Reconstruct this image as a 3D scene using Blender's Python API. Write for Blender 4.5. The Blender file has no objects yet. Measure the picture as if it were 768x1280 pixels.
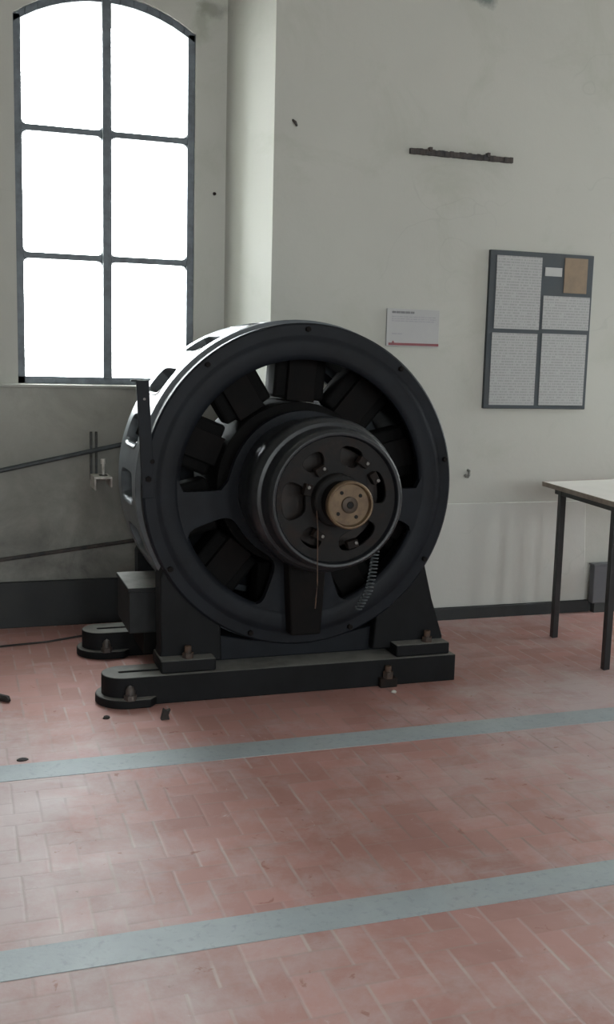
import bpy, bmesh, math, random
from math import sin, cos, pi, radians
from mathutils import Vector, Matrix

random.seed(7)
S = 1.35                      # metres per layout unit (the camera stands 1.35 m above the floor)
scn = bpy.context.scene
COL = scn.collection

# ------------------------------------------------------------------ materials
def new_mat(name):
    m = bpy.data.materials.new(name); m.use_nodes = True
    nt = m.node_tree; nt.nodes.clear()
    out = nt.nodes.new('ShaderNodeOutputMaterial')
    b = nt.nodes.new('ShaderNodeBsdfPrincipled')
    nt.links.new(b.outputs[0], out.inputs[0])
    return m, nt, b

class N:
    """small helper to write node maths"""
    def __init__(s, nt): s.nt = nt
    def put(s, sock, v):
        if hasattr(v, 'is_linked') or hasattr(v, 'links'): s.nt.links.new(v, sock)
        else: sock.default_value = v
    def m(s, op, a, b=0.0, c=None):
        n = s.nt.nodes.new('ShaderNodeMath'); n.operation = op
        s.put(n.inputs[0], a); s.put(n.inputs[1], b)
        if c is not None: s.put(n.inputs[2], c)
        return n.outputs[0]
    def coords(s, scale=None):
        t = s.nt.nodes.new('ShaderNodeTexCoord'); o = t.outputs['Object']
        if scale:
            mp = s.nt.nodes.new('ShaderNodeMapping'); mp.inputs['Scale'].default_value = scale
            s.nt.links.new(o, mp.inputs[0]); o = mp.outputs[0]
        return o
    def noise(s, vec, scale, detail=4, rough=.6, dist=0.0):
        n = s.nt.nodes.new('ShaderNodeTexNoise'); s.nt.links.new(vec, n.inputs['Vector'])
        n.inputs['Scale'].default_value = scale; n.inputs['Detail'].default_value = detail
        n.inputs['Roughness'].default_value = rough; n.inputs['Distortion'].default_value = dist
        return n.outputs[0]
    def ramp(s, fac, a, b, lo=0.0, hi=1.0):
        n = s.nt.nodes.new('ShaderNodeMapRange'); s.put(n.inputs[0], fac)
        for k, v in ((1, a), (2, b), (3, lo), (4, hi)): n.inputs[k].default_value = v
        return n.outputs[0]
    def mix(s, f, a, b):
        n = s.nt.nodes.new('ShaderNodeMix'); n.data_type = 'RGBA'
        s.put(n.inputs[0], f)
        for i, v in ((6, a), (7, b)):
            if isinstance(v, (tuple, list)): n.inputs[i].default_value = (*v, 1)
            else: s.nt.links.new(v, n.inputs[i])
        return n.outputs[2]
    def bump(s, h, strength, dist=.01):
        n = s.nt.nodes.new('ShaderNodeBump'); n.inputs['Strength'].default_value = strength
        n.inputs['Distance'].default_value = dist; s.nt.links.new(h, n.inputs['Height'])
        return n.outputs[0]

def simple(name, c1, c2=None, rough=.5, metal=0.0, scale=8.0, lo=.4, hi=.65, bump=0.0, bscale=60, spec=.5):
    m, nt, b = new_mat(name); n = N(nt)
    v = n.coords()
    if c2 is None: c2 = tuple(x * .75 for x in c1)
    f = n.ramp(n.noise(v, scale), lo, hi)
    nt.links.new(n.mix(f, c1, c2), b.inputs['Base Color'])
    b.inputs['Roughness'].default_value = rough; b.inputs['Metallic'].default_value = metal
    b.inputs['Specular IOR Level'].default_value = spec
    if bump:
        nt.links.new(n.bump(n.noise(v, bscale, 3), bump, .003), b.inputs['Normal'])
    return m

M = {}
M['iron'] = simple('black_iron_paint', (.0088, .0106, .0145), (.0062, .0070, .0092), .55, 0, 5, bump=.25, bscale=25, spec=.18)
M['iron_rim'] = simple('rim_iron_paint', (.011, .0125, .0155), (.008, .009, .0108), .38, 0, 9, bump=.15, bscale=30, spec=.5)
M['iron_band'] = simple('worn_casing_paint', (.12, .135, .147), (.075, .086, .094), .36, 0, 9, bump=.15, bscale=30)
M['iron_dull'] = simple('dull_iron', (.0065, .006, .006), (.009, .007, .0066), .75, 0, 7, bump=.3, bscale=30, spec=.1)
M['coil'] = simple('varnished_coil_tape', (.0060, .0057, .0057), (.0048, .0046, .0046), .8, 0, 14, bump=.3, bscale=70, spec=.1)
M['rust'] = simple('rusty_steel', (.10, .055, .035), (.045, .035, .03), .75, .2, 16, bump=.4, bscale=60)
M['rust_dark'] = simple('dark_rusty_iron', (.020, .012, .0095), (.010, .0085, .008), .75, 0, 12, bump=.4, bscale=50, spec=.2)
M['strip_rust'] = simple('grey_brown_rusted_strip', (.060, .050, .045), (.030, .030, .032), .85, 0, 25, bump=.4, bscale=60)
M['bolt_iron'] = simple('worn_bolt_iron', (.075, .062, .055), (.035, .028, .025), .5, .2, 30)
M['plate_iron'] = simple('stained_plate_iron', (.0125, .0115, .0115), (.020, .012, .0095), .65, 0, 11, .5, .72, bump=.3, bscale=40, spec=.2)
M['brass'] = simple('tarnished_bronze', (.15, .10, .055), (.10, .062, .036), .55, .25, 22)
M['brass_dark'] = simple('dark_bronze', (.06, .04, .026), (.04, .028, .02), .55, .3, 22)
M['steel'] = simple('worn_steel', (.24, .23, .22), (.13, .12, .11), .5, .5, 25)
M['hole'] = simple('black_recess', (.008, .008, .008), None, .9)
M['copper'] = simple('old_copper', (.02, .012, .009), (.012, .009, .008), .6, .3, 20)
M['dust_iron'] = simple('dusty_iron', (.06, .06, .06), (.04, .04, .04), .75, 0, 10, bump=.2)
def dusty_lit(name, c1, c2, cd):
    m, nt, b = new_mat(name); n = N(nt); v = n.coords()
    ge = nt.nodes.new('ShaderNodeNewGeometry'); sx = nt.nodes.new('ShaderNodeSeparateXYZ'); nt.links.new(ge.outputs['True Normal'], sx.inputs[0])
    d = n.m('MULTIPLY', n.ramp(sx.outputs[2], .75, .97), n.ramp(n.noise(v, 9, 4), .25, .6, .55, 1))  # settled dust on upward faces, paler to paint in window light too
    c = n.mix(n.ramp(n.noise(v, 6), .4, .65), c1, c2)
    nt.links.new(n.mix(d, c, cd), b.inputs['Base Color'])
    b.inputs['Roughness'].default_value = .65; b.inputs['Specular IOR Level'].default_value = .18
    nt.links.new(n.bump(n.noise(v, 30, 3), .25, .003), b.inputs['Normal'])
    return m
M['iron_dusty_lit'] = dusty_lit('iron_dust_and_top_light', (.0075, .0080, .0092), (.0055, .0058, .0064), (.19, .186, .172))
M['box_dusty_lit'] = dusty_lit('box_dust_and_top_light', (.022, .023, .024), (.015, .015, .016), (.22, .215, .20))
M['window_iron'] = simple('blue_grey_window_paint', (.115, .135, .155), (.07, .082, .095), .5, 0, 18, bump=.3, bscale=50)
M['rod'] = simple('grey_green_pipe_paint', (.055, .065, .070), (.035, .04, .042), .55, 0, 12)
M['bracket'] = simple('grey_bracket_steel', (.62, .60, .57), (.40, .37, .34), .5, 0, 30)
M['bracket_dark'] = simple('dark_bracket_steel', (.07, .075, .075), (.05, .045, .04), .65, .1, 30)
M['hook_grey'] = simple('painted_hook_grey', (.17, .17, .155), (.13, .13, .12), .8, 0, 20)
M['skirting'] = simple('dark_skirting_paint', (.014, .016, .018), (.020, .021, .021), .7, 0, 4, bump=.3, bscale=30)
M['skirting_grey'] = simple('grey_skirting_paint', (.045, .05, .05), (.03, .032, .033), .7, 0, 4)
M['board'] = simple('blue_grey_board', (.036, .046, .055), (.044, .050, .055), .6, 0, 6)
M['tan'] = simple('tan_photo_print', (.23, .165, .105), (.19, .135, .09), .5, 0, 14)
M['white_card'] = simple('white_card', (.42, .42, .41), (.38, .38, .37), .6, 0, 10)
M['sign'] = simple('white_sign', (.365, .362, .362), (.35, .346, .346), .5, 0, 6)
M['ink'] = simple('dark_print', (.17, .17, .175), None, .7)
M['ink_pale'] = simple('pale_print', (.33, .33, .34), None, .7)
M['red'] = simple('red_print', (.22, .05, .06), (.17, .055, .062), .6, 0, 20)
M['laminate'] = simple('white_laminate', (.80, .77, .73), (.75, .72, .68), .32, 0, 5)
M['ply'] = simple('worn_table_edge', (.34, .28, .23), (.25, .2, .17), .55, 0, 20)
M['table_steel'] = simple('black_tube_steel', (.015, .016, .018), None, .45)
M['grey_box'] = simple('grey_painted_box', (.085, .09, .10), (.11, .115, .12), .55, 0, 5)
M['scrap'] = simple('black_scrap', (.02, .016, .015), None, .8)
M['chip'] = simple('pale_chip', (.5, .48, .44), None, .8)

def paper():
    m, nt, b = new_mat('printed_paper'); n = N(nt); v = n.coords()
    sx = nt.nodes.new('ShaderNodeSeparateXYZ'); nt.links.new(v, sx.inputs[0])
    ln = n.m('FRACT', n.m('MULTIPLY', sx.outputs[2], 70.0))
    line = n.m('GREATER_THAN', ln, .45)
    row = n.m('FLOOR', n.m('MULTIPLY', sx.outputs[2], 70.0))
    cx = nt.nodes.new('ShaderNodeCombineXYZ')
    nt.links.new(n.m('MULTIPLY', sx.outputs[0], 140.0), cx.inputs[0]); nt.links.new(n.m('MULTIPLY', row, 7.3), cx.inputs[2])
    w = n.ramp(n.noise(cx.outputs[0], 1.0, 2), .42, .5)
    f = n.m('MULTIPLY', n.m('MULTIPLY', line, w), .45)
    nt.links.new(n.mix(f, (.35, .35, .345), (.17, .17, .17)), b.inputs['Base Color'])
    b.inputs['Roughness'].default_value = .55
    return m
M['paper'] = paper()

def plaster(name, base, stain, amount, lower=None, spots=()):
    m, nt, b = new_mat(name); n = N(nt); v = n.coords()
    big = n.ramp(n.noise(v, .9, 5, .6, .3), .35, .7)
    c = n.mix(big, base, tuple(x * .93 for x in base))
    st = n.m('MULTIPLY', n.ramp(n.noise(v, 2.3, 7, .68, .6), .52, .72), amount)
    c = n.mix(st, c, stain)
    # thin hairline cracks
    vo = nt.nodes.new('ShaderNodeTexVoronoi'); vo.feature = 'DISTANCE_TO_EDGE'; vo.inputs['Scale'].default_value = .8
    wv = nt.nodes.new('ShaderNodeVectorMath'); wv.operation = 'ADD'
    nz = nt.nodes.new('ShaderNodeTexNoise'); nz.inputs['Scale'].default_value = 2.5; nt.links.new(v, nz.inputs['Vector'])
    nt.links.new(v, wv.inputs[0]); nt.links.new(nz.outputs['Color'], wv.inputs[1]); nt.links.new(wv.outputs[0], vo.inputs['Vector'])
    cr = n.m('MULTIPLY', n.ramp(vo.outputs['Distance'], 0, .006, 1, 0), n.ramp(n.noise(v, 1.7, 2), .5, .6, 0, .13))
    c = n.mix(cr, c, (.2, .2, .18))
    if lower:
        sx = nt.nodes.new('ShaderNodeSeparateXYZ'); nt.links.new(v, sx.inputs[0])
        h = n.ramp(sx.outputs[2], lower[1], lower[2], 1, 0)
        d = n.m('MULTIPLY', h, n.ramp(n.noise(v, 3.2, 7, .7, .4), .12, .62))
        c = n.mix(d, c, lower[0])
    for (px, py, pz, rx, rz, col, amt) in spots:                       # single stains on the plaster
        mp = nt.nodes.new('ShaderNodeMapping'); nt.links.new(v, mp.inputs[0])
        mp.inputs['Location'].default_value = (-px / rx, -py / .1, -pz / rz); mp.inputs['Scale'].default_value = (1 / rx, 1 / .1, 1 / rz)
        ln = nt.nodes.new('ShaderNodeVectorMath'); ln.operation = 'LENGTH'; nt.links.new(mp.outputs[0], ln.inputs[0])
        k = n.m('ADD', ln.outputs['Value'], n.ramp(n.noise(v, 14, 4), .3, .7, -.35, .35))
        c = n.mix(n.m('MULTIPLY', n.ramp(k, .3, 1.0, 1, 0), amt), c, col)
    nt.links.new(c, b.inputs['Base Color'])
    b.inputs['Roughness'].default_value = .85; b.inputs['Specular IOR Level'].default_value = .25
    nt.links.new(n.bump(n.noise(v, 18, 6), .12, .01), b.inputs['Normal'])
    return m
M['wall'] = plaster('aged_cream_plaster', (.44, .437, .40), (.34, .345, .29), .5, None,
    ((1.843 * S, -.28 * S, 2.34 * S, .10, .07, (.10, .13, .12), .8), (.90 * S, 0, 2.255 * S, .10, .05, (.16, .17, .14), .6), (.86 * S, 0, 2.20 * S, .06, .12, (.2, .22, .16), .4)))
M['wall_low'] = plaster('dirty_shaded_lower_plaster', (.36, .357, .325), (.24, .24, .21), .7, ((.105, .105, .096), .30, 1.22))  # dirt plus painted light falloff, darker towards the floor
M['dado'] = plaster('pale_panel_plaster', (.46, .46, .43), (.38, .38, .34), .3)
M['ceiling'] = plaster('white_ceiling_plaster', (.5, .5, .48), (.4, .4, .36), .3)
M['sill'] = plaster('sill_plaster', (.36, .36, .33), (.25, .25, .22), .6)

def floor_mat():
    m, nt, b = new_mat('herringbone_terracotta'); n = N(nt); v = n.coords()
    W = .0572 * S
    wob = nt.nodes.new('ShaderNodeVectorMath'); wob.operation = 'ADD'
    nz = nt.nodes.new('ShaderNodeTexNoise'); nz.inputs['Scale'].default_value = 9; nt.links.new(v, nz.inputs['Vector'])
    sc = nt.nodes.new('ShaderNodeVectorMath'); sc.operation = 'SCALE'; sc.inputs['Scale'].default_value = .005
    nt.links.new(nz.outputs['Color'], sc.inputs[0]); nt.links.new(v, wob.inputs[0]); nt.links.new(sc.outputs[0], wob.inputs[1])
    sx = nt.nodes.new('ShaderNodeSeparateXYZ'); nt.links.new(wob.outputs[0], sx.inputs[0])
    X = n.m('DIVIDE', n.m('SUBTRACT', .606 * S, sx.outputs[0]), W); Y = n.m('SUBTRACT', n.m('DIVIDE', sx.outputs[1], W), .1)
    i = n.m('FLOOR', X); j = n.m('FLOOR', Y)
    fx = n.m('SUBTRACT', X, i); fy = n.m('SUBTRACT', Y, j)
    t = n.m('FLOORED_MODULO', n.m('ADD', n.m('SUBTRACT', i, j), 2.0), 4.0)
    is_ = [n.m('COMPARE', t, float(k), .1) for k in range(4)]
    gx = n.m('SUBTRACT', 1.0, fx); gy = n.m('SUBTRACT', 1.0, fy)
    def d(dist, *ks):            # distance to an edge, ignored where that edge is inside a brick
        act = is_[ks[0]]
        for k in ks[1:]: act = n.m('ADD', act, is_[k])
        return n.m('ADD', dist, n.m('SUBTRACT', 1.0, act))
    e = n.m('MINIMUM', n.m('MINIMUM', d(fx, 0, 3, 2), d(gx, 1, 3, 2)), n.m('MINIMUM', d(fy, 0, 1, 3), d(gy, 0, 1, 2)))
    ex = n.m('MINIMUM', d(fx, 0, 3, 2), d(gx, 1, 3, 2))
    ey = n.m('MINIMUM', d(fy, 0, 1, 3), d(gy, 0, 1, 2))
    keep = n.ramp(n.noise(v, 3.5, 3), .36, .60)
    jx = n.m('MULTIPLY', n.ramp(ex, .03, .075, 1, 0), n.ramp(n.noise(v, 5, 2), .36, .62, .10, .70))
    jy = n.m('MULTIPLY', n.ramp(ey, .02, .06, 1, 0), n.m('MULTIPLY', keep, .45))
    ai = n.m('SUBTRACT', i, is_[1]); aj = n.m('SUBTRACT', j, is_[2])
    cb = nt.nodes.new('ShaderNodeCombineXYZ'); nt.links.new(ai, cb.inputs[0]); nt.links.new(aj, cb.inputs[1])
    wn = nt.nodes.new('ShaderNodeTexWhiteNoise'); nt.links.new(cb.outputs[0], wn.inputs[0])
    c = n.mix(wn.outputs['Value'], (.42, .225, .20), (.345, .182, .160))
    worn = n.ramp(n.noise(v, 1.3, 6, .65, .5), .50, .70)
    c = n.mix(n.m('MULTIPLY', worn, .6), c, (.25, .11, .085))        # freshly rubbed redder patches
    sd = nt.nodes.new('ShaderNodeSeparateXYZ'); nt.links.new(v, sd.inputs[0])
    side = n.ramp(n.m('ABSOLUTE', n.m('SUBTRACT', sd.outputs[0], 1.12)), .2, 1.2, -.10, .17)  # walked middle rubbed clean; paler sides include painted sheen
    side = n.m('ADD', side, n.ramp(sd.outputs[1], 3.45, 4.1, 0, -.22))   # film thinned towards the wall to paint in shade
    dust_shade = n.ramp(n.m('ADD', n.noise(v, 2.6, 8, .72, .2), side), .40, .68)
    c = n.mix(n.m('MULTIPLY', dust_shade, .75), c, (.46, .40, .395))         # dry dust film, painted shade and sheen in its mask
    scuff = n.ramp(n.noise(v, 11, 5, .75, 1.5), .66, .74)
    c = n.mix(n.m('MULTIPLY', scuff, .55), c, (.60, .55, .52))
    c = n.mix(jx, c, n.mix(n.ramp(n.noise(v, .9, 3), .42, .6), (.46, .385, .35), (.24, .18, .16)))
    c = n.mix(jy, c, (.30, .24, .215))
    chip = n.ramp(n.noise(v, 15, 4, .6, .5), .66, .70)
    c = n.mix(n.m('MULTIPLY', chip, .6), c, (.24, .085, .06))          # chipped red edges
    spot = n.ramp(n.noise(v, 26, 3, .6), .72, .76)
    c = n.mix(n.m('MULTIPLY', spot, .5), c, (.10, .07, .06))
    nt.links.new(c, b.inputs['Base Color'])
    nt.links.new(n.ramp(n.noise(v, 4, 5), .3, .7, .48, .66), b.inputs['Roughness'])
    b.inputs['Specular IOR Level'].default_value = .37
    h = n.m('SUBTRACT', n.noise(v, 30, 4), n.m('MULTIPLY', n.ramp(e, 0, .09, 1, 0), .8))
    nt.links.new(n.bump(h, .18, .004), b.inputs['Normal'])
    return m
M['floor'] = floor_mat()

def strip_mat():
    m, nt, b = new_mat('grey_cement_strip'); n = N(nt); v = n.coords()
    f = n.ramp(n.noise(v, 3, 6, .65), .35, .68)
    c = n.mix(f, (.265, .298, .312), (.34, .375, .388))
    c = n.mix(n.ramp(n.noise(v, 45, 3), .55, .75, 0, .45), c, (.16, .18, .19))
    c = n.mix(n.ramp(n.noise(v, 1.2, 3), .60, .72, 0, .35), c, (.30, .25, .22))
    nt.links.new(c, b.inputs['Base Color']); b.inputs['Roughness'].default_value = .55
    b.inputs['Specular IOR Level'].default_value = .4
    nt.links.new(n.bump(n.noise(v, 80, 3), .15, .003), b.inputs['Normal'])
    return m
M['strip'] = strip_mat()

def glass_mat():
    m = bpy.data.materials.new('window_glass'); m.use_nodes = True
    nt = m.node_tree; nt.nodes.clear()
    out = nt.nodes.new('ShaderNodeOutputMaterial'); mx = nt.nodes.new('ShaderNodeMixShader')
    tr = nt.nodes.new('ShaderNodeBsdfTransparent'); gl = nt.nodes.new('ShaderNodeBsdfGlossy')
    tr.inputs[0].default_value = (.95, .955, .95, 1); gl.inputs['Roughness'].default_value = .05
    mx.inputs[0].default_value = .06
    nt.links.new(tr.outputs[0], mx.inputs[1]); nt.links.new(gl.outputs[0], mx.inputs[2]); nt.links.new(mx.outputs[0], out.inputs[0])
    return m
M['glass'] = glass_mat()

# ------------------------------------------------------------------ mesh builder (layout units in, metres out)
def world_loc(o):
    p = Vector((0, 0, 0))
    while o is not None: p += o.location; o = o.parent
    return p

class MB:
    def __init__(s, xf=None): s.v = []; s.f = []; s.xf = xf
    def add(s, vs, fs):
        k = len(s.v)
        s.v += [s.xf(*p) if s.xf else tuple(p) for p in vs]
        s.f += [[k + i for i in f] for f in fs]; return s
    def hexa(s, p):
        return s.add(p, [(0, 3, 2, 1), (4, 5, 6, 7), (0, 1, 5, 4), (1, 2, 6, 5), (2, 3, 7, 6), (3, 0, 4, 7)])
    def box(s, x0, x1, y0, y1, z0, z1):
        return s.hexa([(x0, y0, z0), (x1, y0, z0), (x1, y1, z0), (x0, y1, z0), (x0, y0, z1), (x1, y0, z1), (x1, y1, z1), (x0, y1, z1)])
    def prism(s, poly, axis, a, b):
        n = len(poly)
        def P(q, w): return {'x': (w, q[0], q[1]), 'y': (q[0], w, q[1]), 'z': (q[0], q[1], w)}[axis]
        vs = [P(q, a) for q in poly] + [P(q, b) for q in poly]
        fs = [tuple(range(n - 1, -1, -1)), tuple(range(n, 2 * n))] + [(i, (i + 1) % n, n + (i + 1) % n, n + i) for i in range(n)]
        return s.add(vs, fs)
    def lathe(s, prof, cx, cz, seg=96, closed=False):        # revolve (radius, y) about an axis along y
        vs = []; fs = []; n = len(prof)
        for k in range(seg):
            a = 2 * pi * k / seg
            for r, y in prof: vs.append((cx + r * cos(a), y, cz + r * sin(a)))
        for k in range(seg):
            k2 = (k + 1) % seg
            for i in range(n if closed else n - 1):
                i2 = (i + 1) % n
                fs.append((k * n + i, k * n + i2, k2 * n + i2, k2 * n + i))
        s.add(vs, fs)
        return s
    def tube(s, pts, r, seg=10, cap=True):
        pts = [Vector(p) for p in pts]; vs = []; fs = []; m = len(pts)
        rr = r if isinstance(r, (list, tuple)) else [r] * m
        for i, p in enumerate(pts):
            d = (pts[min(i + 1, m - 1)] - pts[max(i - 1, 0)]).normalized()
            u = d.cross(Vector((0, 0, 1)));
            if u.length < .05: u = d.cross(Vector((1, 0, 0)))
            u.normalize(); w = d.cross(u)
            for k in range(seg):
                a = 2 * pi * (k + .5) / seg
                vs.append(tuple(p + rr[i] * (cos(a) * u + sin(a) * w)))
        for i in range(m - 1):
            for k in range(seg):
                k2 = (k + 1) % seg
                fs.append((i * seg + k, i * seg + k2, (i + 1) * seg + k2, (i + 1) * seg + k))
        if cap: fs += [tuple(range(seg - 1, -1, -1)), tuple(range((m - 1) * seg, m * seg))]
        return s.add(vs, fs)
    def holed(s, mp, u0, u1, v0, v1, w0, w1, hu, hv, n=5, nu=8, nv=8, solid=False):
        """a curved panel with one rounded window; mp maps (u, v, w) into space. hu/hv: hole half-size as a fraction"""
        uc, vc = (u0 + u1) / 2, (v0 + v1) / 2; du, dv = (u1 - u0) / 2, (v1 - v0) / 2
        ring = []
        for k in range(nu): ring.append((-1 + 2 * k / nu, -1))
        for k in range(nv): ring.append((1, -1 + 2 * k / nv))
        for k in range(nu): ring.append((1 - 2 * k / nu, 1))
        for k in range(nv): ring.append((-1, 1 - 2 * k / nv))
        L = len(ring); vs = []
        for w in (w0, w1):
            for (a, b) in ring: vs.append(mp(uc + a * du, vc + b * dv, w))
            for (a, b) in ring:
                q = (abs(a) ** n + abs(b) ** n) ** (-1 / n)
                vs.append(mp(uc + a * q * hu * du, vc + b * q * hv * dv, w))
        fs = []
        for k in range(L):
            k2 = (k + 1) % L
            fs.append((k, k2, L + k2, L + k))                              # w0 face
            fs.append((2 * L + k, 3 * L + k, 3 * L + k2, 2 * L + k2))      # w1 face
            fs.append((L + k, L + k2, 3 * L + k2, 3 * L + k))              # hole wall
            if solid or 0 <= k < nu or nu + nv <= k < 2 * nu + nv:
                fs.append((k, 2 * L + k, 2 * L + k2, k2))                  # edges along v0 and v1
        return s.add(vs, fs)
    def build(s, name, mat, parent=None, bevel=0.0, smooth=35, origin=None, merge=False):
        me = bpy.data.meshes.new(name)
        P = [Vector(p) * S for p in s.v]
        lo = Vector([min(p[i] for p in P) for i in range(3)]); hi = Vector([max(p[i] for p in P) for i in range(3)])
        if origin is None: o3 = Vector(((lo.x + hi.x) / 2, (lo.y + hi.y) / 2, lo.z if parent is None else (lo.z + hi.z) / 2))
        else: o3 = Vector(origin) * S
        me.from_pydata([tuple(p - o3) for p in P], [], s.f)
        bm = bmesh.new(); bm.from_mesh(me)
        if merge: bmesh.ops.remove_doubles(bm, verts=bm.verts, dist=1e-5)
        bmesh.ops.recalc_face_normals(bm, faces=bm.faces)
        for f in bm.faces: f.smooth = bool(smooth)
        bm.to_mesh(me); bm.free()
        if smooth: me.set_sharp_from_angle(angle=radians(smooth))
        me.materials.append(M[mat] if isinstance(mat, str) else mat)
        o = bpy.data.objects.new(name, me); COL.objects.link(o)
        if parent is not None:
            o.parent = parent; o.location = o3 - world_loc(parent)
        else: o.location = o3
        if bevel:
            b = o.modifiers.new('Bevel', 'BEVEL'); b.width = bevel * S; b.segments = 2; b.limit_method = 'ANGLE'; b.angle_limit = radians(40)
        return o

def tag(o, label=None, cat=None, group=None, kind=None):
    if label: o['label'] = label
    if cat: o['category'] = cat
    if group: o['group'] = group
    if kind: o['kind'] = kind
    return o

def thing(name, loc, label=None, cat=None, group=None, kind=None):
    o = bpy.data.objects.new(name, None); COL.objects.link(o)
    o.location = Vector(loc) * S; o.empty_display_size = .1
    return tag(o, label, cat, group, kind)

def struct(name, mb, mat, bevel=0.0, origin=None, smooth=35):
    return tag(mb.build(name, mat, None, bevel, smooth, origin), kind='structure')

# ------------------------------------------------------------------ the room
X0, X1, Y0 = -1.9, 4.6, -3.6
YW, YP, YO, ZC = 3.90, 3.62, 4.28, 3.15          # window wall, pier face, outer face, ceiling
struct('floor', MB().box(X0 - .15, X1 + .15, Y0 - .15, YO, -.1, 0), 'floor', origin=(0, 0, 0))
struct('ceiling', MB().box(X0 - .15, X1 + .15, Y0 - .15, YO, ZC, ZC + .1), 'ceiling', origin=(0, 0, ZC))
struct('trim_1', MB().box(X0, X1, 2.42, 2.519, -.01, .0012), 'strip', origin=(0, 2.47, 0))
struct('trim_2', MB().box(X0, X1, 1.604, 1.693, -.01, .0012), 'strip', origin=(0, 1.65, 0))

WZ0, WZS, WZA, WHW = .894, 2.160, 2.262, .321     # sill, springing, crown, half width of every window
def arch(h=WHW, zs=WZS, za=WZA, n=14):            # shallow segmental head from left to right
    r = za - zs; R = (h * h + r * r) / (2 * r); a = math.asin(h / R)
    return [(R * sin(-a + 2 * a * k / n), za - R + R * cos(-a + 2 * a * k / n)) for k in range(n + 1)]

def wall_run(mb, u0, u1, w0, w1, centres):
    """straight piece of wall along u between w0 and w1 with arched window openings"""
    u = u0
    for c in centres:
        mb.box(u, c - WHW, w0, w1, 0, ZC); mb.box(c - WHW, c + WHW, w0, w1, 0, WZ0)
        A = arch()
        for (a, b) in zip(A[:-1], A[1:]):
            mb.prism([(c + a[0], a[1]), (c + b[0], b[1]), (c + b[0], ZC), (c + a[0], ZC)], 'y', w0, w1)
        u = c + WHW
    mb.box(u, u1, w0, w1, 0, ZC)
    return mb

WC, WC2 = .519, 3.55
mb = MB()
wall_run(mb, X0, .957, YW, YO, [WC])
mb.prism([(1.06, YP), (2.95, YP), (3.053, YW), (3.053, YO), (.957, YO), (.957, YW)], 'z', 0, ZC)
wall_run(mb, 3.053, X1, YW, YO, [WC2])
struct('wall_back', mb, 'wall', origin=(0, YW, 0), smooth=0)
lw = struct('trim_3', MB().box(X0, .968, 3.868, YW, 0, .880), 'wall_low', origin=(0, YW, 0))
struct('trim_4', MB().box(X0, .965, 3.858, YW, .880, .892), 'sill', .003)

def side_wall(name, xf, u0, u1, centres, mat='wall', origin=(0, 0, 0)):
    struct(name, wall_run(MB(xf), u0, u1, 0, .16, centres), mat, origin=origin, smooth=0)
LWIN, RWIN = [], [3.2]
side_wall('wall_left', lambda u, w, z: (X0 - w, u, z), Y0, YO, LWIN)
side_wall('wall_right', lambda u, w, z: (X1 + w, u, z), Y0, YO, RWIN)
FWIN = [-.5, 1.2, 2.9]
struct('wall_front', wall_run(MB(lambda u, w, z: (u, Y0 - w, z)), X0, X1, 0, .16, FWIN), 'wall', origin=(0, Y0, 0), smooth=0)

struct('baseboard_left', MB().box(X0, .962, 3.846, 3.868, 0, .171), 'skirting', .003)
struct('baseboard_back', MB().box(1.06, 2.45, 3.594, YP, 0, .047), 'skirting', .002)
struct('baseboard_right', MB().box(2.45, 2.95, 3.60, YP, 0, .045), 'skirting_grey', .002)
struct('trim_5', MB().prism([(1.075, .047), (2.438, .047), (2.425, .30), (2.415, .462), (1.075, .462)], 'y', 3.613, YP), 'dado', .002)

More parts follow.
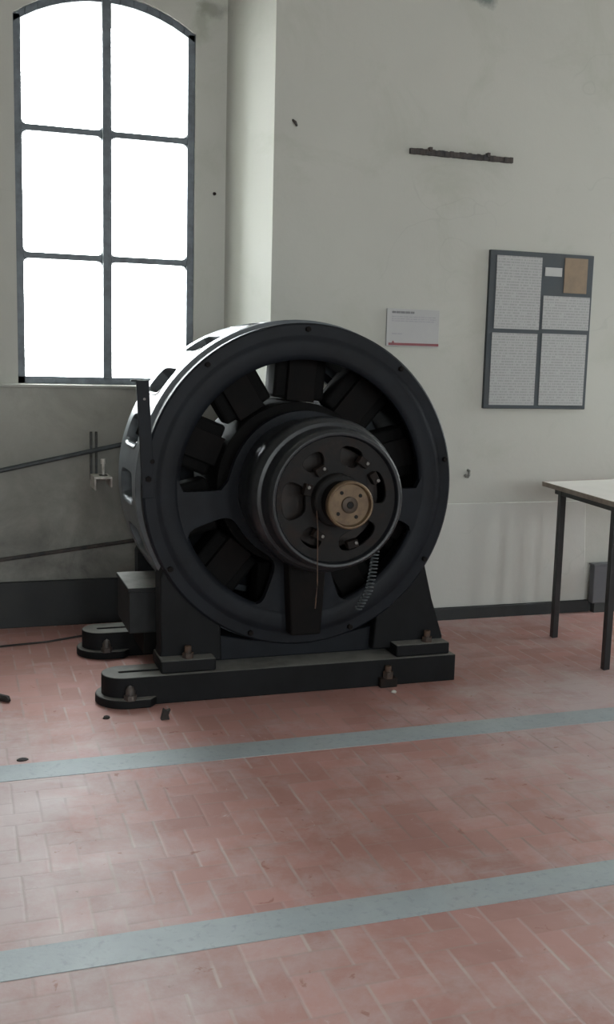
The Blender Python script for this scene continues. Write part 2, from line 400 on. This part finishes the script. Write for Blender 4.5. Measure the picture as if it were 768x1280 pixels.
win_n = [0]
def window(xf, c, inward_rot, loc_fn):
    """iron window: outer frame, mullion, two bars and six panes, in a wall whose inner face is w = 0"""
    win_n[0] += 1
    p = xf(c, 0, WZ0)
    root = thing('window_%d' % win_n[0], p, kind='structure')
    t = .014; f = MB(xf); w0, w1 = .012, .045
    H = WHW + .002
    f.box(c - H, c - H + .028, w0, w1, WZ0 - .002, WZS + .002); f.box(c + H - .028, c + H, w0, w1, WZ0 - .002, WZS + .002)
    f.box(c - H, c + H, w0, w1, WZ0 - .002, WZ0 + .026)
    A = arch(); B = arch(WHW, WZS - .028, WZA - .028)
    for k in range(len(A) - 1):
        f.prism([(c + A[k][0], A[k][1] + .002), (c + A[k + 1][0], A[k + 1][1] + .002), (c + B[k + 1][0], B[k + 1][1]), (c + B[k][0], B[k][1])], 'y', w0, w1)
    f.build('frame', 'window_iron', root, .002)
    m = MB(xf).box(c - .016, c + .016, w0 - .012, w1, WZ0 + .02, WZA - .02)
    m.build('mullion', 'window_iron', root, .003)
    zb = (1.350, 1.789)
    for z in zb:
        g = MB(xf).box(c - H + .02, c + H - .02, w0 + .002, w1 - .004, z - .011, z + .011)
        for sx in (-1, 1):                                   # rounded putty corners
            for ux in (c + sx * .016, c + sx * (H - .028)):
                d = sx if abs(ux - c) < .1 else -sx
                for sz in (-1, 1):
                    zz = z + sz * .011
                    q = [(ux, zz), (ux + d * .017, zz), (ux + d * .005, zz + sz * .005), (ux, zz + sz * .017)]
                    g.prism(q, 'y', w0 + .006, w1 - .008)
        g.build('glazing_bar', 'window_iron', root, .002)
    rows = [(WZ0 + .02, zb[0]), (zb[0], zb[1]), (zb[1], None)]
    for (za, zt) in rows:
        for sx in (-1, 1):
            a, b = (c - H + .02, c) if sx < 0 else (c, c + H - .02)
            g = MB(xf)
            if zt is not None: g.box(a, b, .028, .031, za, zt)
            else:
                top = [(c + q[0] * .985, q[1]) for q in B if (q[0] <= 1e-6 if sx < 0 else q[0] >= -1e-6)]
                g.prism([(a, za), (b, za)] + [(x, z + .006) for x, z in reversed(top)], 'y', .028, .031)
            g.build('pane', 'glass', root, smooth=0)
    L = bpy.data.lights.new('window_daylight', 'AREA'); L.shape = 'RECTANGLE'
    L.size = 2 * WHW * S; L.size_y = (WZA - WZ0) * S; L.cycles.is_portal = True
    lo = bpy.data.objects.new('window_daylight', L); COL.objects.link(lo)
    q = xf(c, .37 if xf is bx else .15, (WZ0 + WZA) / 2); lo.location = Vector(q) * S; lo.rotation_euler = inward_rot
    return root
bx = lambda u, w, z: (u, YW + w, z)
window(bx, WC, (-pi / 2, 0, 0), None)
window(bx, WC2, (-pi / 2, 0, 0), None)
for c in FWIN: window(lambda u, w, z: (u, Y0 - w, z), c, (pi / 2, 0, 0), None)
window(lambda u, w, z: (X1 + w, u, z), RWIN[0], (0, pi / 2, 0), None)

# ------------------------------------------------------------------ the generator
CX, CZ, YF, YB, RR = .973, .624, 2.93, 3.40, .486
gen = thing('generator', (CX, 3.16, .085), 'large black iron electrical generator with round slotted casing standing on two rails', 'generator')

def pol(a, y, r):                                # a in degrees
    return (CX + r * cos(radians(a)), y, CZ + r * sin(radians(a)))
# casing: band of eighteen rounded ventilation windows between two flanges
g = MB()
for k in range(18):
    g.holed(pol, 20 * k - 8, 20 * k + 12, 2.997, 3.338, .450, .497, .58, .62, 5.5, 6, 8)
for k in range(18):                              # rolled lip at the lower end of every window
    for e in (0,):
        vs = []; L = 17
        for (r, q0) in ((.455, -.10), (.485, -.10), (.496, -.07), (.500, .0), (.499, .05), (.490, .09)):
            for i in range(L):
                a = pi * e + radians(-58 + 116 * i / (L - 1)); q = (abs(cos(a)) ** 5.5 + abs(sin(a)) ** 5.5) ** (-1 / 5.5)
                vs.append(pol(20 * k + 2 + 10 * (.575 + q0) * q * cos(a), 3.1675 + .1705 * (.615 + q0 * .5) * q * sin(a), r))
        n6 = 6
        g.add(vs, [(j * L + i, j * L + i + 1, (j + 1) * L + i + 1, (j + 1) * L + i) for j in range(n6 - 1) for i in range(L - 1)] + [tuple(j * L for j in range(n6)), tuple(j * L + L - 1 for j in range(n6 - 1, -1, -1))])
g.lathe([(.450, 2.997), (.497, 2.997), (.481, 2.990), (.479, 2.976), (.484, 2.973), (.458, 2.973)], CX, CZ, 108, True)
g.lathe([(.450, 3.338), (.497, 3.338), (.480, 3.345), (.478, 3.356), (.486, 3.360), (.4865, 3.392), (.480, YB), (.40, YB), (.40, 3.375), (.458, 3.37)], CX, CZ, 108, True)
g.build('stator_casing', 'iron_band', gen, .0025, merge=True)
# front end shield: bolted ring, raised inner lip, three openings
sh = MB()
mp = lambda a, r, y: pol(a, y, r)
sh.holed(mp, -8, 188, .185, .44, 2.928, 2.955, .935, .66, 9, 40, 6)
sh.holed(mp, 188, 262, .185, .44, 2.928, 2.955, .70, .64, 5, 16, 8)
sh.holed(mp, 278, 352, .185, .44, 2.928, 2.955, .70, .64, 5, 16, 8)
for k in range(4):
    a, b = 262 + 4 * k, 266 + 4 * k
    sh.hexa([mp(a, .185, 2.928), mp(b, .185, 2.928), mp(b, .44, 2.928), mp(a, .44, 2.928), mp(a, .185, 2.955), mp(b, .185, 2.955), mp(b, .44, 2.955), mp(a, .44, 2.955)])
sh.lathe([(.379, 2.935), (.384, 2.929), (.396, 2.925), (.428, 2.923), (.440, 2.925), (.447, 2.9295), (.452, 2.930), (.480, 2.930), (.486, 2.936), (.486, 2.966), (.482, 2.972), (.40, 2.972), (.40, 2.958), (.379, 2.95)], CX, CZ, 128, True)
sh.build('end_shield', 'iron', gen, .002, merge=True)
for k in range(9):
    a = 90 + 40 * k; p = pol(a, 2.93, .468)
    MB().tube([(p[0], 2.934, p[2]), (p[0], 2.919, p[2])], .0085, 6).build('shield_bolt', 'iron_dull', gen, .0015)
# rear shield ring with three arms and a bearing
rs = MB().lathe([(.375, 3.385), (.484, 3.385), (.484, 3.412), (.375, 3.412)], CX, CZ, 96, True)
rs.lathe([(.05, 3.37), (.10, 3.37), (.10, 3.43), (.05, 3.43)], CX, CZ, 40, True)
for k in range(15):
    a, b = 182 + 14.4 * k, 196.4 + 14.4 * k; p = pol
    rs.hexa([p(a, 3.39, .08), p(b, 3.39, .08), p(b, 3.39, .39), p(a, 3.39, .39), p(a, 3.405, .08), p(b, 3.405, .08), p(b, 3.405, .39), p(a, 3.405, .39)])
for a in (0, 180):
    for q in (0,):
        c0, s0 = cos(radians(a)), sin(radians(a))
        w = .035
        P = lambda r, t, y: (CX + r * c0 - t * s0, y, CZ + r * s0 + t * c0)
        rs.hexa([P(.09, -w, 3.385), P(.39, -w, 3.385), P(.39, w, 3.385), P(.09, w, 3.385), P(.09, -w, 3.41), P(.39, -w, 3.41), P(.39, w, 3.41), P(.09, w, 3.41)])
rs.build('rear_shield', 'iron', gen)
# ten field coils round the inside
for k in range(10):
    a = radians(86 + 36 * k); c0, s0 = cos(a), sin(a)
    P = lambda r, t, y: (CX + r * c0 - t * s0, y, CZ + r * s0 + t * c0)
    h = .082
    f = MB().hexa([P(.258, -h, 3.06), P(.405, -h, 3.06), P(.405, h, 3.06), P(.258, h, 3.06), P(.258, -h, 3.14), P(.405, -h, 3.14), P(.405, h, 3.14), P(.258, h, 3.14)])
    c = f.build('field_coil', 'coil', gen, .010)
    w = .045
    MB().hexa([P(.252, -w, 3.04), P(.47, -w, 3.04), P(.47, w, 3.04), P(.252, w, 3.04), P(.252, -w, 3.29), P(.47, -w, 3.29), P(.47, w, 3.29), P(.252, w, 3.29)]).build('pole_core', 'iron_dull', c, .003)
MB().lathe([(.408, 3.025), (.440, 3.025), (.440, 3.31), (.408, 3.31)], CX, CZ, 96, True).build('light_block_ring', 'coil', gen, .003)  # ring added to block light coming through the slots
# armature, commutator, shaft
ar = MB().lathe([(.19, 3.0), (.2515, 3.0), (.2515, 3.33), (.19, 3.33)], CX, CZ, 80, True)
for k in range(5):
    a = radians(54 + 72 * k); c0, s0 = cos(a), sin(a); w = .028
    P = lambda r, t, y: (CX + r * c0 - t * s0, y, CZ + r * s0 + t * c0)
    ar.hexa([P(.04, -w, 3.1), P(.2, -w, 3.1), P(.2, w, 3.1), P(.04, w, 3.1), P(.04, -w, 3.2), P(.2, -w, 3.2), P(.2, w, 3.2), P(.04, w, 3.2)])
ar.build('armature', 'coil', gen, .003)
cm = MB().lathe([(.05, 2.70), (.145, 2.70), (.145, 2.985), (.05, 2.985)], CX, CZ, 72, True)
cm.build('commutator', 'copper', gen, .003)
MB().lathe([(0, 2.552), (.057, 2.552), (.057, 2.62), (.052, 2.62), (.052, 3.46), (0, 3.46)], CX, CZ, 40).build('shaft', 'iron_dull', gen, .002)
# brush drum in front of the shield
dr = MB().lathe([(.198, 2.95), (.205, 2.93), (.208, 2.86), (.210, 2.80), (.219, 2.782), (.2225, 2.765), (.2225, 2.742), (.218, 2.722), (.208, 2.709),
                 (.1975, 2.706), (.1965, 2.690), (.1955, 2.655), (.1925, 2.636), (.186, 2.629), (.178, 2.630), (.175, 2.636), (.172, 2.66), (.185, 2.70), (.192, 2.95)], CX, CZ, 112, True)
drum = dr.build('brush_drum', 'iron_rim', gen, .0015)
fp = MB()
for (a0, a1, hu, hv) in ((150, 212, .72, .66), (96, 150, .52, .42), (48, 96, .60, .52), (-18, 48, .62, .46), (212, 262, .55, .5), (262, 342, .66, .5)):
    fp.holed(mp, a0, a1, .072, .176, 2.645, 2.657, hu, hv, 3.2, 12, 6)
fp.build('brush_plate', 'plate_iron', drum, .0015, merge=True)
MB().lathe([(.05, 2.61), (.068, 2.612), (.073, 2.618), (.075, 2.66), (.05, 2.66)], CX, CZ, 48, True).build('bearing_cover', 'plate_iron', gen, .002)
for (dx, dz, rot) in ((-.052, .082, 30), (.070, .104, -35), (.104, .060, -60), (-.088, .030, 75), (.045, -.122, 15), (-.055, -.095, -30)):
    b = MB(); ca, sa = cos(radians(rot)), sin(radians(rot))
    def P(u, y, w, dx=dx, dz=dz, ca=ca, sa=sa): return (CX + dx + u * ca - w * sa, y, CZ + dz + u * sa + w * ca)
    b.hexa([P(-.016, 2.622, -.011), P(.016, 2.622, -.011), P(.016, 2.648, -.011), P(-.016, 2.648, -.011), P(-.016, 2.622, .011), P(.016, 2.622, .011), P(.016, 2.648, .011), P(-.016, 2.648, .011)])
    hb = b.build('brush_holder', 'rust_dark', gen, .002)
    p = P(.008, 2.618, .003)
    MB().tube([(p[0], 2.626, p[2]), (p[0], 2.616, p[2])], .0045, 8).build('screw', 'steel', hb)
# tarnished cap on the shaft end
cap = MB().lathe([(0, 2.545), (.0555, 2.545), (.0565, 2.541), (.0575, 2.532), (.0615, 2.531), (.0645, 2.535), (.0645, 2.553), (0, 2.555)], CX, CZ, 56)
capo = cap.build('shaft_cap', 'brass', gen, .001)
MB().lathe([(0, 2.5445), (.022, 2.5445), (.022, 2.538), (.019, 2.5365), (.010, 2.5365), (.0085, 2.539), (0, 2.540)], CX, CZ, 32).build('cap_boss', 'brass_dark', capo)
MB().lathe([(0, 2.540), (.0082, 2.540), (.0082, 2.536), (0, 2.536)], CX, CZ, 20).build('centre_hole', 'hole', capo)
for a in (125, 38, -58, -142):
    p = pol(a, 2.54, .039)
    MB().tube([(p[0], 2.547, p[2]), (p[0], 2.5435, p[2])], .0052, 10).build('screw_hole', 'hole', capo)
# web under the drum
MB().prism([(.925, .18), (1.02, .18), (1.035, .45), (.91, .45)], 'y', 2.875, 2.94).build('bearing_web', 'iron_dull', gen, .006)
# cradle under the casing between the feet
MB().prism([(.69, .087), (1.30, .087), (1.24, .17), (1.12, .145), (.973, .135), (.83, .145), (.71, .17)], 'y', 2.985, 3.40).build('cradle', 'iron', gen, .004)
# feet
def foot(poly, block, y0, y1, by0, by1):
    f = MB().prism(poly, 'y', y0, y1); f.box(block[0], block[1], by0, by1, .085, .123)
    return f.build('foot', 'iron_dusty_lit', gen, .005)
LP = [(.537, .10), (.545, .14), (.541, .36), (.58, .46), (.72, .33), (.73, .10)]
RP = [(1.22, .10), (1.24, .33), (1.35, .46), (1.392, .36), (1.420, .254), (1.462, .13), (1.462, .10)]
fl = foot(LP, (.536, .70), 2.945, 3.03, 2.892, 3.035)
fr = foot(RP, (1.28, 1.463), 2.945, 3.03, 2.892, 3.035)
rl = foot(LP, (.54, .70), 3.345, 3.42, 3.345, 3.50)
rr_ = foot(RP, (1.28, 1.463), 3.345, 3.42, 3.345, 3.50)
def anchor(x, y, z, par, r=.017, mat='rust'):
    b = MB().tube([(x, y, z - .002), (x, y, z + .016)], r, 6).tube([(x, y, z + .012), (x, y, z + .036)], r * .6, 10)
    b.build('anchor_bolt', mat, par, .0015)
anchor(.620, 2.918, .123, fl); anchor(1.395, 2.918, .123, fr); anchor(.62, 3.46, .123, rl); anchor(1.395, 3.46, .123, rr_)
# terminal box hung on the left
tb = MB().prism([(.470, .085), (.600, .085), (.600, .288), (.470, .288)], 'y', 3.08, 3.33)
tb = MB().box(.472, .60, 3.085, 3.325, .160, .290).build('terminal_box', 'box_dusty_lit', gen, .003)
MB().box(.468, .602, 3.08, 3.332, .290, .303).build('lid', 'box_dusty_lit', tb, .003)
MB().box(.52, .62, 3.11, 3.30, .085, .162).build('box_bracket', 'iron_dull', gen, .003)
# flat lever bar bolted to the left edge of the shield
lv = MB().hexa([(.466, 2.915, .935), (.502, 2.915, .935), (.502, 2.924, .935), (.466, 2.924, .935), (.486, 2.921, .60), (.520, 2.921, .60), (.520, 2.930, .60), (.486, 2.930, .60)])
lv.box(.452, .468, 2.915, 2.924, .930, .936)
lv = lv.build('lever_bar', 'iron', gen, .001)
MB().tube([(.489, 2.917, .882), (.489, 2.911, .882)], .0035, 8).build('rivet', 'steel', lv)
MB().tube([(.502, 2.926, .655), (.502, 2.914, .655)], .009, 6).build('lever_bolt', 'iron_dull', lv, .001)
# coiled lead and loose wire in front
pts = []
base = [Vector((1.125, 2.72, .47)), Vector((1.120, 2.72, .41)), Vector((1.108, 2.72, .345)), Vector((1.080, 2.73, .29))]
for k in range(181):
    t = k / 180 * 3; i = min(int(t), 2); c = base[i].lerp(base[i + 1], t - i); a = 2 * pi * k / 10
    pts.append((c.x + .011 * cos(a), c.y + .011 * sin(a), c.z))
MB().tube(pts, .0026, 5).build('coiled_lead', 'rod', gen)
MB().tube([(.905, 2.612, .60), (.909, 2.610, .55), (.911, 2.612, .47), (.913, 2.613, .396), (.910, 2.612, .36), (.908, 2.612, .329)], .0016, 6).build('loose_wire', 'rust', gen)

# ------------------------------------------------------------------ slide rails
def rail(y0, label):
    yc, hw = y0 + .065, .065
    r = thing('slide_rail', (.92, yc, 0), label, 'rail', 'slide rails under the generator')
    b = MB()
    cx, hl, hs = .480, .060, .0085                    # slot centre, half length, half width
    ang = sorted([2 * pi * k / 64 for k in range(64)] + [math.atan2(hw, 1.48 - cx), 2 * pi - math.atan2(hw, 1.48 - cx), math.atan2(hw, .37 + hw - cx), 2 * pi - math.atan2(hw, .37 + hw - cx)])
    outer, inner = [], []
    for t in ang:
        c, q = cos(t), sin(t); d = 9.0
        if c > 1e-6: d = min(d, (1.48 - cx) / c)
        if abs(q) > 1e-6: d = min(d, hw / abs(q))
        if cx + d * c < .37 + hw - 1e-6:               # on the rounded end
            ox = cx - (.37 + hw); bq = ox * c; d = -bq + math.sqrt(bq * bq - ox * ox + hw * hw)
        outer.append((cx + d * c, yc + d * q))
        e = (abs(c) ** 8 + abs(q) ** 8) ** -.125
        inner.append((cx + hl * c * e, yc + hs * q * e))
    L = len(ang); vs = [(*p, 0) for p in outer] + [(*p, .085) for p in outer] + [(*p, .085) for p in inner] + [(*p, .045) for p in inner]
    fs = [tuple(range(L - 1, -1, -1)), tuple(range(3 * L, 4 * L))]
    for j in range(3):
        fs += [(j * L + i, j * L + (i + 1) % L, (j + 1) * L + (i + 1) % L, (j + 1) * L + i) for i in range(L)]
    b.add(vs, fs)
    b.build('rail_body', 'iron_dusty_lit', r, .004, merge=False)
    pd = MB(); hp = hw + .026
    pad = [(.352 + hp + hp * cos(radians(a)), yc + hp * sin(radians(a))) for a in range(90, 271, 10)] + [(.50, yc - hp), (.52, yc - hw), (.52, yc + hw), (.50, yc + hp)]
    pd.prism(pad, 'z', 0, .026)
    pdo = pd.build('foot_pad', 'iron_dusty_lit', r, .004)
    x, y = .442, yc - hw - .006
    bo = MB().tube([(x, y - .008, .024), (x, y - .008, .040)], .019, 6).tube([(x, y - .008, .038), (x, y - .008, .052), (x, y - .008, .062), (x, y - .008, .067)], [.0145, .0145, .010, .002], 12)
    bo.build('pad_bolt', 'bolt_iron', pdo, .0012)
    x = 1.243
    pc = MB().box(1.215, 1.272, yc - hw - .022, yc - hw + .002, 0, .030)
    pco = pc.build('clamp_lug', 'rust_dark', r, .003)
    MB().tube([(x, yc - hw - .012, .029), (x, yc - hw - .012, .050)], .017, 6).tube([(x, yc - hw - .012, .048), (x, yc - hw - .012, .068)], .010, 10).build('lug_bolt', 'rust', pco, .0012)
    return r
rail(2.88, 'front iron slide rail under the generator, nearest the viewer')
rail(3.39, 'rear iron slide rail under the generator, close to the wall')

# ------------------------------------------------------------------ wall fittings
pr = thing('wall_pipe', (.35, 3.86, .57), 'upper thin grey pipe slanting up to the right across the wall behind the bracket', 'pipe', 'slanting pipes under the window')
MB().tube([(-.60, 3.858, .425), (.95, 3.858, .758)], .0085, 10).build('pipe_run', 'rod', pr)
for x in (-.3, .80): MB().box(x - .008, x + .008, 3.848, 3.869, .577 + (x - .129) * .2148 - .014, .577 + (x - .129) * .2148 + .014).build('clip', 'bracket_dark', pr, .001)
pr = thing('wall_pipe', (.35, 3.86, .24), 'lower thin dark pipe slanting along the wall just above the black skirting', 'pipe', 'slanting pipes under the window')
MB().tube([(-.60, 3.858, .158 + .012), (.95, 3.858, .352)], .0076, 10).build('pipe_run', 'strip_rust', pr)
for x in (-.3, .80): MB().box(x - .008, x + .008, 3.848, 3.869, .246 + (x - .123) * .1175 - .012, .246 + (x - .123) * .1175 + .012).build('clip', 'bracket_dark', pr, .001)

br = thing('wall_bracket', (.475, 3.868, .55), 'small steel bracket with two upright bars on the wall below the window', 'bracket')
for x in (.447, .466):
    MB().box(x, x + .0085, 3.858, 3.869, .545, .722).build('upright_bar', 'bracket_dark', br, .001)
ch = MB().box(.448, .512, 3.735, 3.868, .560, .567).box(.448, .454, 3.735, 3.868, .520, .561).box(.506, .512, 3.735, 3.868, .530, .561)
ch = ch.build('channel', 'bracket', br, .001)
MB().tube([(.486, 3.79, .565), (.486, 3.79, .612)], .0055, 8).tube([(.486, 3.79, .610), (.486, 3.79, .628)], .010, 6).build('bolt', 'bracket', ch, .001)
MB().box(.472, .500, 3.775, 3.805, .566, .571).build('washer', 'bracket_dark', ch, .001)

# rough iron strip high on the pier
st = MB(); n = 34; xa, xb = 1.576, 1.998
rnd = random.Random(3); last = None
for k in range(n):
    x0, x1 = xa + (xb - xa) * k / n, xa + (xb - xa) * (k + 1) / n
    z = 1.7665; h0 = .0088 + rnd.random() * .0016; h1 = .0088 + rnd.random() * .0034; d = .010 + rnd.random() * .004
    st.box(x0, x1 + .001, YP - d, YP + .002, z - h0, z + h1)
for x in (1.655, 1.892): st.box(x - .006, x + .006, YP - .02, YP, 1.770, 1.785)
tag(st.build('iron_strip', 'strip_rust', None, .001), 'narrow rough rusty iron strip fixed high on the wall above the notice board', 'strip')

# white sign
YS = 3.612
sg = thing('wall_sign', (1.612, YP, 1.063), 'small white printed sign with a red bottom line on the wall right of the generator', 'sign')
MB().box(1.508, 1.722, YS, YP, 1.062, 1.200).build('panel', 'sign', sg, .001)
MB().box(1.517, 1.722, YS - .0008, YS + .001, 1.0655, 1.0745).build('red_line', 'red', sg)
def words(x0, x1, z, h, rng, mat, par, name, gap=.003):
    m = MB(); x = x0
    while x < x1 - .003:
        w = min(rng.uniform(.006, .02), x1 - x)
        m.box(x, x + w, YS - .0008, YS + .001, z - h / 2, z + h / 2); x += w + gap
    m.build(name, mat, par)
rg = random.Random(5)
words(1.528, 1.618, 1.187, .008, rg, 'ink', sg, 'heading', .0018); 
for z in (1.171, 1.163, 1.155): words(1.528, 1.708 if z > 1.16 else 1.70, z, .0035, rg, 'ink_pale', sg, 'text_line')
words(1.530, 1.572, 1.108, .0045, rg, 'ink_pale', sg, 'text_line')
MB().prism([(1.530, 1.0745), (1.540, 1.0745), (1.5365, 1.082), (1.5335, 1.082)], 'y', YS - .0008, YS + .001).build('emblem', 'red', sg)

# notice board
YN = 3.606
nb = thing('notice_board', (2.15, YP, .834), 'upright blue-grey notice board with typed sheets on the wall above the table', 'notice board')
MB().box(1.922, 2.378, YN, YP + .002, .834, 1.435).build('backboard', 'board', nb, .002)
for (x0, x1, z0, z1) in ((1.950, 2.146, 1.141, 1.416), (1.944, 2.142, .848, 1.125), (2.163, 2.364, .849, 1.128), (2.160, 2.369, 1.145, 1.273)):
    MB().box(x0, x1, YN - .002, YN + .001, z0, z1).build('paper_sheet', 'paper', nb)
o = MB().box(2.247, 2.350, YN - .002, YN + .001, 1.287, 1.421).build('photograph', 'tan', nb); o['label'] = 'tan brown print'
o = MB().box(2.161, 2.236, YN - .002, YN + .001, 1.348, 1.381).build('card', 'white_card', nb); o['label'] = 'small white card'

# nail, hook, floor box
tag(MB().tube([(1.127, YP + .004, 1.836), (1.134, YP - .012, 1.824), (1.139, YP - .014, 1.812)], [.004, .0055, .0035], 8).build('nail', 'strip_rust'), 'bent dark nail in the wall near the corner, left of the iron strip', 'nail')
hk = [(1.876, YP + .002, .592), (1.876, YP - .012, .590), (1.875, YP - .014, .575), (1.870, YP - .014, .567), (1.862, YP - .014, .568), (1.858, YP - .014, .576)]
tag(MB().tube(hk, .0055, 8).build('wall_hook', 'hook_grey'), 'small grey J-shaped hook on the wall just right of the generator', 'hook')
tag(MB().tube([(.914, YW + .003, 1.608), (.914, YW - .008, 1.606)], .006, 8).build('nail', 'rust_dark'), 'tiny dark nail in the wall between the window and the corner', 'nail')
fb = thing('floor_box', (2.6, 3.58, 0), 'low grey metal box against the wall behind the table legs', 'box')
MB().box(2.446, 2.76, 3.566, 3.600, .040, .200).build('body', 'grey_box', fb, .004)
MB().box(2.440, 2.766, 3.562, 3.600, .200, .206).build('lid', 'grey_box', fb, .001)
MB().box(2.46, 2.75, 3.572, 3.600, 0, .042).build('plinth', 'skirting_grey', fb, .001)

# ------------------------------------------------------------------ table
TA = radians(7.5)
def tx(u, v, z):                                   # u along the table from its left end, v towards the viewer from its back edge
    return (2.058 + u * cos(TA) - v * sin(TA), 3.362 + u * sin(TA) - v * cos(TA), z)
tb = thing('table', (2.5, 3.15, 0), 'white-topped table with black square steel legs at the right by the wall', 'table')
TL, TW = .95, .565
MB(tx).box(0, TL, 0, TW, .560, .575).build('tabletop', 'laminate', tb, .002)
e = MB(tx).box(-.003, 0, -.003, TW + .003, .559, .5755).box(TL, TL + .003, -.003, TW + .003, .559, .5755).box(0, TL, -.003, 0, .559, .5755).box(0, TL, TW, TW + .003, .559, .5755)
e.build('edge_band', 'ply', tb)
ap = MB(tx).box(.03, .045, .05, TW - .05, .535, .560).box(TL - .045, TL - .03, .05, TW - .05, .535, .560).box(.03, TL - .03, .05, .065, .535, .560).box(.03, TL - .03, TW - .065, TW - .05, .535, .560)
ap.build('underframe', 'table_steel', tb, .001)
for u in (.028, TL - .054):
    for v in (.095, TW - .06):
        MB(tx).box(u, u + .026, v - .013, v + .013, 0, .560).build('leg', 'table_steel', tb, .002)

# ------------------------------------------------------------------ bits on the floor
cb = [(-.45, 3.52, .005), (-.1, 3.57, .005), (.108, 3.591, .005), (.27, 3.616, .005), (.385, 3.665, .005), (.55, 3.70, .005), (.8, 3.70, .005)]
tag(MB().tube(cb, .0034, 8).build('floor_cable', 'scrap'), 'thin dark cable lying on the floor along the skirting at the left', 'cable')
def lump(name, x, y, r, h, mat, label, cat, seed, stretch=1.0, group=None):
    rng = random.Random(seed); m = MB(); k = 9; rings = [(0, 1.0), (.45, .95), (.8, .6), (1.0, .12)]; vs = []
    for (t, q) in rings:
        for i in range(k):
            a = 2 * pi * i / k; rad = r * q * rng.uniform(.75, 1.15)
            vs.append((x + rad * cos(a) * stretch, y + rad * sin(a), h * t))
    fs = [tuple(range(k - 1, -1, -1)), tuple(range(3 * k, 4 * k))]
    for j in range(3):
        for i in range(k):
            fs.append((j * k + i, j * k + (i + 1) % k, (j + 1) * k + (i + 1) % k, (j + 1) * k + i))
    m.add(vs, fs)
    return tag(m.build(name, mat), label, cat, group)
tag(MB().tube([(.040, 3.035, .008), (.085, 3.030, .0095), (.108, 3.008, .009), (.113, 2.998, .006)], [.008, .0105, .010, .005], 9).build('rubber_scrap', 'scrap'), 'black curved scrap on the tiles at the left edge of the view', 'scrap')
sp = MB().prism([(.508, 0), (.533, 0), (.530, .013), (.536, .030), (.524, .026), (.516, .033), (.512, .016)], 'y', 2.742, 2.758)
tag(sp.build('metal_scrap', 'scrap', None, .002), 'small black jagged scrap standing on the tiles in front of the front rail', 'scrap')
lump('rubble_crumb', .365, 2.797, .009, .009, 'scrap', 'tiny dark crumb on the floor below the rounded rail end', 'crumb', 1, 1.3)
lump('rubble_crumb', .125, 2.547, .010, .006, 'scrap', 'tiny dark crumb lying just behind the farther grey floor strip', 'crumb', 2, 1.4)
lump('plaster_chip', 1.240, 2.812, .008, .008, 'chip', 'pale plaster chip on the floor under the rail clamp bolt', 'chip', 3, 1.2)

# ------------------------------------------------------------------ daylight, camera, view
w = bpy.data.worlds.new('overcast_sky'); scn.world = w; w.use_nodes = True
nt = w.node_tree; nt.nodes.clear(); n = N(nt)
out = nt.nodes.new('ShaderNodeOutputWorld'); bg = nt.nodes.new('ShaderNodeBackground')
tc = nt.nodes.new('ShaderNodeTexCoord'); sx = nt.nodes.new('ShaderNodeSeparateXYZ'); nt.links.new(tc.outputs['Generated'], sx.inputs[0])
f = n.ramp(sx.outputs[2], -.25, .35)
nt.links.new(n.mix(f, (.71, .74, .735), (.90, .965, 1.0)), bg.inputs[0])
nt.links.new(n.ramp(sx.outputs[1], -.4, .4, 7.0, 8.0), bg.inputs[1])
nt.links.new(bg.outputs[0], out.inputs[0])

FPX, PITCH, ROLL, YAW = 1293.1, radians(8.32), radians(1.43), radians(18.57)
fw = Vector((sin(YAW) * cos(PITCH), cos(YAW) * cos(PITCH), -sin(PITCH)))
rt = Vector((cos(YAW), -sin(YAW), 0)); up = rt.cross(fw)
r2 = rt * cos(ROLL) + up * sin(ROLL); u2 = -rt * sin(ROLL) + up * cos(ROLL)
cam = bpy.data.cameras.new('camera'); co = bpy.data.objects.new('camera', cam); COL.objects.link(co)
cam.sensor_fit = 'AUTO'; cam.sensor_width = 36; cam.lens = FPX / 1280 * 36; cam.clip_start = .05
Mx = Matrix((( r2.x, u2.x, -fw.x, 0), (r2.y, u2.y, -fw.y, 0), (r2.z, u2.z, -fw.z, S), (0, 0, 0, 1)))
co.matrix_world = Mx
scn.camera = co

vs = scn.view_settings
scn.display_settings.display_device = 'sRGB'
vs.view_transform = 'Standard'; vs.look = 'None'; vs.exposure = 2.45; vs.gamma = 1.0; vs.use_curve_mapping = False
scn.cycles.use_denoising = True
scn.cycles.max_bounces = 10; scn.cycles.diffuse_bounces = 6; scn.cycles.glossy_bounces = 4; scn.cycles.transparent_max_bounces = 12
scn.cycles.sample_clamp_indirect = 6
